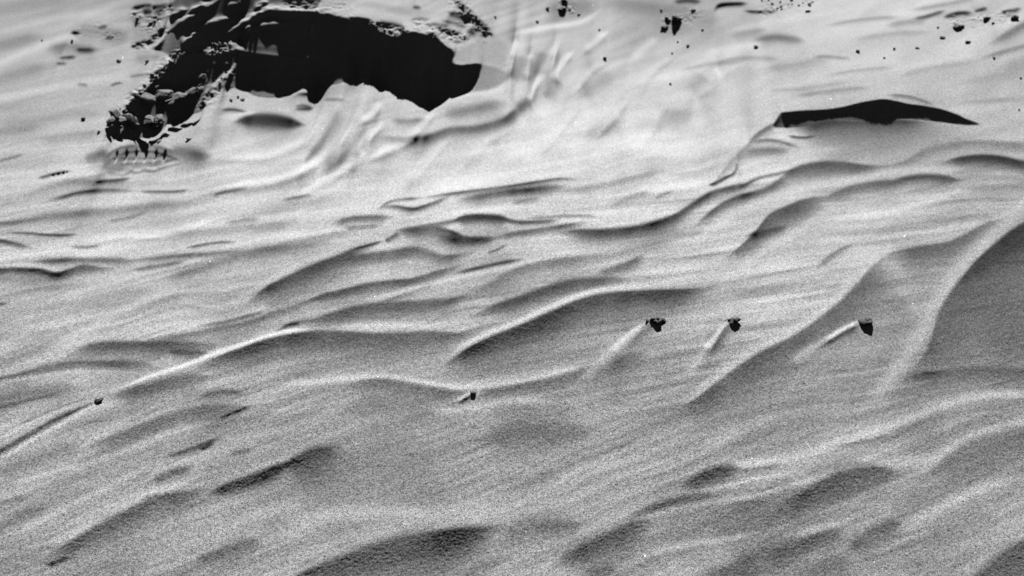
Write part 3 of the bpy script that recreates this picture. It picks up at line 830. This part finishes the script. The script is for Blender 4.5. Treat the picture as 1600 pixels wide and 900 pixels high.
def ramp(nt, fac, stops, interp='LINEAR'):
    r = nt.nodes.new('ShaderNodeValToRGB')
    r.color_ramp.interpolation = interp
    els = r.color_ramp.elements
    while len(els) < len(stops):
        els.new(.5)
    for e, (p, g) in zip(els, stops):
        e.position = p
        e.color = (g, g, g, 1)
    nt.links.new(fac, r.inputs[0])
    return r.outputs[0]


def sand_material(name, lo, hi, sparkle=True):
    m, nt, b = new_mat(name)
    tc = nt.nodes.new('ShaderNodeTexCoord')
    v = nt.nodes.new('ShaderNodeTexVoronoi')
    v.inputs['Scale'].default_value = 780
    nt.links.new(tc.outputs['Object'], v.inputs['Vector'])
    sep = nt.nodes.new('ShaderNodeSeparateColor')
    nt.links.new(v.outputs['Color'], sep.inputs[0])
    c = ramp(nt, sep.outputs[0], [(0, lo * .3), (.12, lo), (.55, (lo + hi) / 2), (.93, hi), (1, hi * 1.35)])
    # the wind has sorted the sand: coarse, mixed grains in front, fine even ones further out
    xyz = nt.nodes.new('ShaderNodeSeparateXYZ')
    nt.links.new(tc.outputs['Object'], xyz.inputs[0])
    mr = nt.nodes.new('ShaderNodeMapRange')
    for k, q in ((1, 2.6), (2, 3.7), (3, 1.0), (4, .22)):
        mr.inputs[k].default_value = q
    nt.links.new(xyz.outputs[1], mr.inputs[0])
    mg = nt.nodes.new('ShaderNodeMix')
    mg.data_type = 'RGBA'
    nt.links.new(mr.outputs[0], mg.inputs[0])
    mid = (lo + hi) / 2
    mg.inputs[6].default_value = (mid, mid, mid, 1)
    nt.links.new(c, mg.inputs[7])
    c = mg.outputs[2]
    n = nt.nodes.new('ShaderNodeTexNoise')
    n.inputs['Scale'].default_value = 9
    n.inputs['Detail'].default_value = 4
    nt.links.new(tc.outputs['Object'], n.inputs['Vector'])
    big = ramp(nt, n.outputs[0], [(.3, .93), (.7, 1.05)])
    mx = nt.nodes.new('ShaderNodeMix')
    mx.data_type = 'RGBA'
    mx.blend_type = 'MULTIPLY'
    mx.inputs[0].default_value = 1
    nt.links.new(c, mx.inputs[6])
    nt.links.new(big, mx.inputs[7])
    res = mx.outputs[2]
    if sparkle:  # glints of quartz grains, painted as sparse white specks in the base colour
        w = nt.nodes.new('ShaderNodeTexVoronoi')
        w.inputs['Scale'].default_value = 300
        nt.links.new(tc.outputs['Object'], w.inputs['Vector'])
        s2 = nt.nodes.new('ShaderNodeSeparateColor')
        nt.links.new(w.outputs['Color'], s2.inputs[0])
        hit = math_node(nt, 'GREATER_THAN', s2.outputs[1], .99985)
        near = math_node(nt, 'LESS_THAN', w.outputs['Distance'], .34)
        q = math_node(nt, 'MULTIPLY', hit, near)
        m2 = nt.nodes.new('ShaderNodeMix')
        m2.data_type = 'RGBA'
        nt.links.new(q, m2.inputs[0])
        nt.links.new(res, m2.inputs[6])
        m2.inputs[7].default_value = (.95, .95, .95, 1)
        res = m2.outputs[2]
    nt.links.new(res, b.inputs['Base Color'])
    b.inputs['Roughness'].default_value = 1
    b.inputs['Specular IOR Level'].default_value = 0
    return m


def stone_material(name, a, b_, rough=.85):
    m, nt, b = new_mat(name)
    tc = nt.nodes.new('ShaderNodeTexCoord')
    n = nt.nodes.new('ShaderNodeTexNoise')
    n.inputs['Scale'].default_value = 160
    n.inputs['Detail'].default_value = 5
    nt.links.new(tc.outputs['Object'], n.inputs['Vector'])
    nt.links.new(ramp(nt, n.outputs[0], [(.3, a), (.7, b_)]), b.inputs['Base Color'])
    bp = nt.nodes.new('ShaderNodeBump')
    bp.inputs['Strength'].default_value = .5
    bp.inputs['Distance'].default_value = .001
    nt.links.new(n.outputs[0], bp.inputs['Height'])
    nt.links.new(bp.outputs[0], b.inputs['Normal'])
    b.inputs['Roughness'].default_value = rough
    b.inputs['Specular IOR Level'].default_value = .15
    return m


SAND = sand_material('dry_sand', .115, .305)
CRUST = sand_material('crusted_sand', .12, .17, False)
BLACK = stone_material('black_stone', .012, .035)
DARK = stone_material('dark_stone', .05, .1)
GREYSTONE = stone_material('grey_stone', .09, .15)

# ------------------------------------------------------------------ the sand, one sheet out to the horizon
def build_ground():
    grid = np.stack([X, Y, Zg], -1).reshape(-1, 3)
    idx = np.arange(NV * NU).reshape(NV, NU)
    q = np.stack([idx[1:, :-1], idx[1:, 1:], idx[:-1, 1:], idx[:-1, :-1]], -1).reshape(-1, 4)
    loop = np.concatenate([idx[-1, :], idx[-2::-1, -1], idx[0, -2::-1], idx[1:-1, 0]])
    n = len(loop)
    ctr = np.array([0, 3.2])
    P = grid[loop]
    d = P[:, :2] - ctr
    d /= np.linalg.norm(d, axis=1)[:, None]
    zs = P[:, 2].copy()
    rings, faces = [], [q]
    prev = loop
    base = len(grid)
    for k, (off, keep) in enumerate(((.02, 1), (.06, .97), (.15, .9), (.4, .75), (1, .5), (2.5, .3), (7, .1), (25, 0), (120, 0))):
        for _ in range(8 + 30 * k):
            zs = (np.roll(zs, 1) + zs * 2 + np.roll(zs, -1)) / 4
        xy = P[:, :2] + d * off
        z = zs * keep + .2 * (1 - keep) + (.02 * k * vnoise(xy[:, 0] * 2.2, xy[:, 1] * 3.1, 41) if 2 < k < 7 else 0)
        rings.append(np.column_stack([xy, z]))
        cur = base + np.arange(n)
        base += n
        faces.append(np.stack([prev, cur, np.roll(cur, -1), np.roll(prev, -1)], -1))
        prev = cur
    V = np.vstack([grid] + rings).astype(np.float32)
    F = np.vstack(faces).astype(np.int32)
    me = bpy.data.meshes.new('ground')
    me.vertices.add(len(V))
    me.vertices.foreach_set('co', V.ravel())
    me.loops.add(F.size)
    me.loops.foreach_set('vertex_index', F.ravel())
    me.polygons.add(len(F))
    me.polygons.foreach_set('loop_start', np.arange(0, F.size, 4, dtype=np.int32))
    me.update(calc_edges=True)
    me.polygons.foreach_set('use_smooth', np.ones(len(F), bool))
    me.materials.append(SAND)
    o = bpy.data.objects.new('ground', me)
    col.objects.link(o)
    tag(o, 'pale wind rippled sand with hollows, ridges and a boot print', None, None, 'structure')
    return o


build_ground()


def at(u, v):
    j = min(max(int(round((v - V0) / STEP)), 0), NV - 1)
    i = min(max(int(round((to_w(u, v) - W0) / WSTEP)), 0), NU - 1)
    p = Vector((X[j, i], Y[j, i], Z[j, i]))
    dist = (p - Vector((0, 0, CAM_H))).length
    return p, dist / FPX                      # point on the sand, metres per photo pixel there


# ------------------------------------------------------------------ stones and clods
def rock_mesh(bm, size, seed, rough=.22, cuts=9, sub=3, flat=0.0, loc=(0, 0, 0), rot=0.0):
    """an angular lump: a ball chopped by random planes and roughened; size = full width, depth, height"""
    r = np.random.default_rng(seed)
    t = bmesh.new()
    bmesh.ops.create_icosphere(t, subdivisions=sub, radius=1)
    pl = []
    for _ in range(cuts):
        nrm = Vector(r.normal(size=3)).normalized()
        pl.append((nrm, r.uniform(.52, .86)))
    off = Vector(r.uniform(-50, 50, 3))
    for v in t.verts:
        p = v.co.copy()
        for nrm, dd in pl:
            k = p.dot(nrm)
            if k > dd:
                p -= nrm * (k - dd) * .95
        f = 1 + rough * mnoise.noise(p * 1.7 + off) + rough * .7 * mnoise.noise(p * 4.1 + off) + rough * .4 * mnoise.noise(p * 9 + off)
        v.co = p * f
    co = np.array([v.co for v in t.verts])
    lo, hi = co.min(0), co.max(0)
    R = Matrix.Rotation(rot, 3, 'Y')
    for v in t.verts:
        p = Vector([((v.co[k] - lo[k]) / (hi[k] - lo[k]) - .5) * size[k] for k in range(3)])
        v.co = R @ p + Vector(loc)
    me = bpy.data.meshes.new('tmp')
    t.to_mesh(me)
    t.free()
    bm.from_mesh(me)
    bpy.data.meshes.remove(me)


def link(name, bm, mat, loc, smooth=False):
    me = bpy.data.meshes.new(name)
    bm.to_mesh(me)
    bm.free()
    for p in me.polygons:
        p.use_smooth = smooth
    me.materials.append(mat)
    o = bpy.data.objects.new(name, me)
    o.location = loc
    col.objects.link(o)
    return o


def lump(name, u, v, w, h, seed, mat, label, cat, group=None, sink=.3, depth=.9, rough=.22, cuts=9, rot=0.0, sub=3):
    """(u, v): where its foot meets the sand in the photo; w, h: how large it shows, in photo pixels"""
    p, m = at(u, v)
    bm = bmesh.new()
    H = h * m * .95
    rock_mesh(bm, (w * m, w * m * depth, H), seed, rough, cuts, sub, rot=rot, loc=(0, w * m * depth * .35, H * (.5 - sink)))
    o = link(name, bm, mat, p)
    return tag(o, label, cat, group)


def shard_lump(name, u, v, bits, seed, mat, label, cat, group=None):
    """one crumbled lump made of several fused bits: (du, dv, w, h, tilt) in photo pixels from its foot"""
    p, m = at(u, v)
    bm = bmesh.new()
    for k, (du, dv, w, h, tilt) in enumerate(bits):
        rock_mesh(bm, (w * m, w * m * .8, h * m * .42), seed + k, .3, 8, 2, loc=(du * m, .0015 * (k % 3), dv * m * .3), rot=math.radians(tilt))
    o = link(name, bm, mat, p)
    return tag(o, label, cat, group)


G1 = 'dark pebbles with wind tails on the near sand'
shard_lump('pebble', 1024, 501, [(0, 2, 20, 12, -18), (9, -1, 16, 7, 20), (-3, 8, 9, 9, 10), (-12, 4, 9, 5, 30), (3, 10, 7, 8, -30), (13, 1.5, 10, 5, 28), (-7, 7, 5, 6, 0)], 300, BLACK,
           'crumbly black pebble with jagged top, leftmost of the three dark pebbles right of centre', 'pebble', G1)
shard_lump('pebble', 1145, 503, [(0, 2, 21, 13, -12), (7, 6, 13, 13, 0), (-7, 1, 12, 9, 0), (4, 11, 8, 7, 20), (-6, 8, 5, 5, 0)], 320, BLACK,
           'rounded black pebble with notched top, middle of the three dark pebbles right of centre', 'pebble', G1)
shard_lump('pebble', 1352, 504, [(0, 4, 24, 15, 8), (6, 6, 14, 13, 20), (-9, 2, 14, 7, -22), (3, 9, 16, 6, 4)], 340, BLACK,
           'angular black pebble with pale top edge and long tail, rightmost of the near pebbles', 'pebble', G1)
shard_lump('pebble', 740, 615, [(0, 3, 9, 8, 0), (-4, 0, 7, 5, -25), (3, 0, 6, 6, 25)], 360, BLACK,
           'small dark pebble with a short tail below the wavy bright ridge in the middle', 'pebble', G1)
shard_lump('pebble', 154, 626, [(0, 3, 13, 9, -20), (-5, 0, 10, 6, -25), (3, 5, 8, 7, 0)], 380, BLACK,
           'black pebble with a long dark groove at the foot of the bright straight ridge', 'pebble', G1)

# lumps scattered over the far sand: u, v, w, h, material, label
FAR = [
    (945, 94, 6, 6, DARK, 'lone round black pebble on the bright sand, right of the big hollow', 'pebble'),
    (1057, 36, 17, 17, DARK, 'largest dark clod on the far sand, pyramid shaped, top centre right', 'clod'),
    (1044, 33, 11, 8, GREYSTONE, 'small grey clod against the left side of the pyramid shaped clod', 'clod'),
    (1039, 45, 13, 6, DARK, 'flat dark clod just below and left of the pyramid shaped clod', 'clod'),
    (937, 48, 4, 3, DARK, 'tiny dark pebble straight above the lone round black pebble', 'pebble'),
    (879, 17, 14, 8, DARK, 'dark clod at the top edge, right of the broken sand bank', 'clod'),
    (856, 15, 6, 5, DARK, 'small dark clod left of the dark clod at the top edge', 'clod'),
    (882, 5, 12, 7, DARK, 'dark clod cut by the top edge, above the other dark clod', 'clod'),
    (905, 24, 5, 3, GREYSTONE, 'tiny grey pebble below the top edge clods', 'pebble'),
    (1034, 16, 5, 3, GREYSTONE, 'tiny grey pebble above the pyramid shaped clod', 'pebble'),
    (1083, 18, 8, 4, DARK, 'thin dark clod right of the pyramid shaped clod', 'clod'),
    (1047, 132, 4, 4, GREYSTONE, 'tiny grey pebble in the middle of the bright bowl', 'pebble'),
    (1075, 73, 5, 4, GREYSTONE, 'upper pebble of the tiny pair below the pyramid shaped clod', 'pebble'),
    (1050, 84, 3, 3, GREYSTONE, 'tiny pebble left of the pair below the pyramid shaped clod', 'pebble'),
    (1059, 66, 3, 3, GREYSTONE, 'tiny pebble straight under the pyramid shaped clod', 'pebble'),
    (1098, 48, 4, 3, GREYSTONE, 'tiny grey pebble under the thin dark creases at the top', 'pebble'),
    (1182, 75, 8, 5, DARK, 'small dark pebble below the shallow grey dip, upper right', 'pebble'),
    (1340, 81, 6, 5, DARK, 'black pebble on smooth sand above the dark crest, larger than its neighbours', 'pebble'),
    (1397, 77, 4, 4, DARK, 'small black pebble right of the larger black one above the crest', 'pebble'),
    (1433, 76, 7, 3, GREYSTONE, 'flat grey pebble, last in the row above the crest', 'pebble'),
    (1382, 91, 4, 3, GREYSTONE, 'faint grey pebble lowest in the row above the crest', 'pebble'),
    (1553, 91, 4, 4, DARK, 'lone tiny black pebble at the far right above the dark band', 'pebble'),
    (1595, 123, 4, 3, DARK, 'tiny dark pebble at the right edge of the picture', 'pebble'),
    (1592, 172, 3, 3, GREYSTONE, 'tiny grey pebble right of the end of the dark crest', 'pebble'),
    (1498, 45, 18, 8, DARK, 'wide dark clod with upturned left end, upper right', 'clod'),
    (1586, 31, 14, 10, DARK, 'chunky black clod near the upper right corner', 'clod'),
    (1543, 31, 13, 7, GREYSTONE, 'grey clod between the wide dark clod and the corner clod', 'clod'),
    (1473, 60, 9, 4, DARK, 'small flat clod below the wide dark clod', 'clod'),
    (1513, 67, 9, 5, GREYSTONE, 'pale grey clod under the wide dark clod', 'clod'),
    (1552, 38, 5, 4, GREYSTONE, 'tiny grey crumb under the grey clod, upper right', 'crumb'),
    (1466, 44, 4, 3, DARK, 'tiny crumb left of the wide dark clod', 'crumb'),
    (130, 188, 7, 5, DARK, 'small dark pebble alone on the sand left of the heap of clods', 'pebble'),
    (154, 207, 5, 5, DARK, 'small dark pebble touching the left foot of the heap of clods', 'pebble'),
    (295, 219, 12, 4, DARK, 'flat dark pebble above the right end of the boot print', 'pebble'),
    (249, 222, 8, 3, GREYSTONE, 'flat grey pebble between the clods and the boot print', 'pebble'),
    (185, 96, 8, 4, GREYSTONE, 'grey pebble in the middle of the slope at upper left', 'pebble'),
    (230, 97, 6, 5, DARK, 'dark pebble just left of the black hollow', 'pebble'),
    (112, 65, 4, 4, DARK, 'tiny black pebble on the grey bump at upper left', 'pebble'),
    (66, 64, 3, 3, GREYSTONE, 'tiny grey pebble furthest left on the upper slope', 'pebble'),
    (361, 158, 5, 4, DARK, 'left pebble of the three under the left hollow', 'pebble'),
    (372, 152, 4, 4, DARK, 'upper pebble of the three under the left hollow', 'pebble'),
    (379, 158, 7, 4, DARK, 'right pebble of the three under the left hollow', 'pebble'),
    (774, 27, 5, 4, GREYSTONE, 'tiny grey pebble right of the sand bank top', 'pebble'),
    (839, 35, 5, 4, GREYSTONE, 'tiny grey pebble left of the bright ridge at the top', 'pebble'),
]
for k, (u, v, w, h, mt, lab, cat) in enumerate(FAR):
    lump(cat if cat != 'clod' else 'sand_clod', u, v, w, h, 500 + k, mt, lab, cat, 'pebbles and clods strewn over the far sand', sub=2 if w < 9 else 3)

# the heap of broken crust at the mouth of the left hollow: u, v(foot), w, h, tilt
HEAP = [
    (228, 206, 28, 15, 0, 'largest grey block of the heap of broken sand, in its middle'),
    (203, 207, 22, 18, 25, 'dark upright block left of the largest block in the heap'),
    (185, 212, 22, 19, -10, 'rounded block at the left front of the heap'),
    (172, 208, 14, 14, 0, 'small dark block at the far left foot of the heap'),
    (178, 196, 16, 16, 20, 'pale block standing at the left end of the heap'),
    (250, 204, 18, 15, 15, 'block at the right front of the heap beside the largest one'),
    (245, 211, 20, 9, -8, 'low dark block at the front right foot of the heap'),
    (208, 213, 20, 8, 0, 'low dark block at the front foot of the heap'),
    (226, 180, 42, 17, -4, 'wide pale slab lying on top of the heap inside the hollow'),
    (258, 181, 30, 15, -12, 'cracked pale slab right of the wide slab in the hollow'),
    (281, 184, 26, 14, -6, 'long block on the hollow rim between slab and lit ledge'),
    (300, 178, 22, 14, -14, 'block at the right end of the row along the hollow rim'),
    (314, 171, 14, 14, 0, 'end block of the row under the lit ledge'),
    (263, 192, 20, 10, -10, 'dark low block under the row on the hollow rim'),
    (319, 152, 12, 9, 0, 'crumbly block at the foot of the lit ledge'),
]
for k, (u, v, w, h, tilt, lab) in enumerate(HEAP):
    p, m = at(u, v - 9)
    bm = bmesh.new()
    lean = math.radians(12 + (k * 37) % 13)
    L = h * m / math.sin(lean + math.radians(26)) * .95
    th = min(w, h) * m * .42
    rock_mesh(bm, (w * m, L, th), 800 + k, .13, 14, 3)
    R = Matrix.Rotation(lean, 3, 'X') @ Matrix.Rotation(math.radians(tilt), 3, 'Y') @ Matrix.Rotation(.5 * math.sin(k * 2.1), 3, 'Z')
    for q in bm.verts:
        q.co = R @ q.co + Vector((0, L * .42, L * .5 * math.sin(lean) + ((.024 if u > 255 else .013) if v < 195 else .004)))
    tag(link('crust_block', bm, CRUST, p), lab, 'block', 'heap of broken sand crust')

# crumbs along the rims of the hollows
RIMS = [[(196, 170), (215, 145), (236, 125), (250, 106), (280, 88), (312, 78), (345, 72)],
        [(300, 163), (330, 152), (345, 140), (362, 70), (375, 66)],
        [(170, 185), (182, 180), (192, 172)],
        [(205, 20), (232, 40), (246, 28), (262, 20)],
        [(708, -4), (724, 12), (738, 30), (755, 46), (770, 58)],
        [(580, 38), (605, 40), (632, 44)]]
r = np.random.default_rng(11)
k = 0
for path, num, lab in zip(RIMS, (22, 7, 6, 5, 9, 4), (
        'crumb of sand crust on the left rim of the hollow behind the heap',
        'crumb of sand crust beside the lit ledge of the left hollow',
        'crumb of sand crust at the left edge of the heap of blocks',
        'dark crumb on the broken top of the sand bank, upper left',
        'dark crumb on the steep right end of the sand bank',
        'dark crumb on the upper lip of the largest hollow')):
    C = curve(path, 12)
    for _ in range(num):
        c = C[r.integers(len(C))]
        w = 3 + 6 * r.random() ** 2
        lump('sand_crumb', c[0] + r.normal() * 3.4, c[1] + r.normal() * 2.6, w, w * r.uniform(.6, .95), 900 + k, CRUST, lab, 'crumb',
             lab.replace('dark crumb', 'crumbs').replace('crumb of', 'crumbs of'), .3, .9, .2, 8, 0, 2)
        k += 1
# pock-marked patch at the top right
for _ in range(18):
    u, v = r.uniform(1188, 1272), r.uniform(0, 20)
    w = r.uniform(3, 6)
    lump('sand_crumb', u, v, w, w * r.uniform(.5, .8), 1200 + k, GREYSTONE, 'grey crumb in the dense speckled patch at the top right', 'crumb', 'crumbs in the speckled patch', .3, .9, .2, 8, 0, 2)
    k += 1

# ------------------------------------------------------------------ light
w = bpy.data.worlds.new('World')
scene.world = w
w.use_nodes = True
nt = w.node_tree
nt.nodes.clear()
out = nt.nodes.new('ShaderNodeOutputWorld')
bg = nt.nodes.new('ShaderNodeBackground')
sky = nt.nodes.new('ShaderNodeTexSky')
sky.sky_type = 'NISHITA'
sky.sun_disc = False
sky.sun_elevation = math.radians(SUN_EL)
sky.sun_rotation = math.radians(SUN_AZ)
sky.air_density = 0.12
sky.dust_density = 0.0
sep = nt.nodes.new('ShaderNodeSeparateColor')       # a black and white photograph through a red filter
nt.links.new(sky.outputs[0], sep.inputs[0])
cmb = nt.nodes.new('ShaderNodeCombineColor')
for i in range(3):
    nt.links.new(sep.outputs[0], cmb.inputs[i])
nt.links.new(cmb.outputs[0], bg.inputs[0])
bg.inputs[1].default_value = 0.05
nt.links.new(bg.outputs[0], out.inputs[0])

sd = bpy.data.lights.new('sun', 'SUN')
sd.energy = 5.0
sd.angle = math.radians(.5)
so = bpy.data.objects.new('sun', sd)
az, el = math.radians(SUN_AZ), math.radians(SUN_EL)
to_sun = Vector((math.sin(az) * math.cos(el), math.cos(az) * math.cos(el), math.sin(el)))
so.rotation_euler = to_sun.to_track_quat('Z', 'Y').to_euler()
so.location = to_sun * 20
col.objects.link(so)

# ------------------------------------------------------------------ camera
cd = bpy.data.cameras.new('camera')
cd.sensor_width = 36
cd.lens = 36 * FPX / 1600
cd.clip_start = .01
cd.clip_end = 1000
cd.dof.use_dof = True
cd.dof.focus_distance = 3.25
cd.dof.aperture_fstop = 6.5
co = bpy.data.objects.new('camera', cd)
co.location = (0, 0, CAM_H)
co.rotation_euler = (math.radians(90 - PITCH), 0, 0)
col.objects.link(co)
scene.camera = co

scene.view_settings.view_transform = 'Standard'
scene.view_settings.look = 'None'
scene.view_settings.gamma = 1
scene.cycles.diffuse_bounces = 0
scene.view_settings.exposure = EXPOSURE
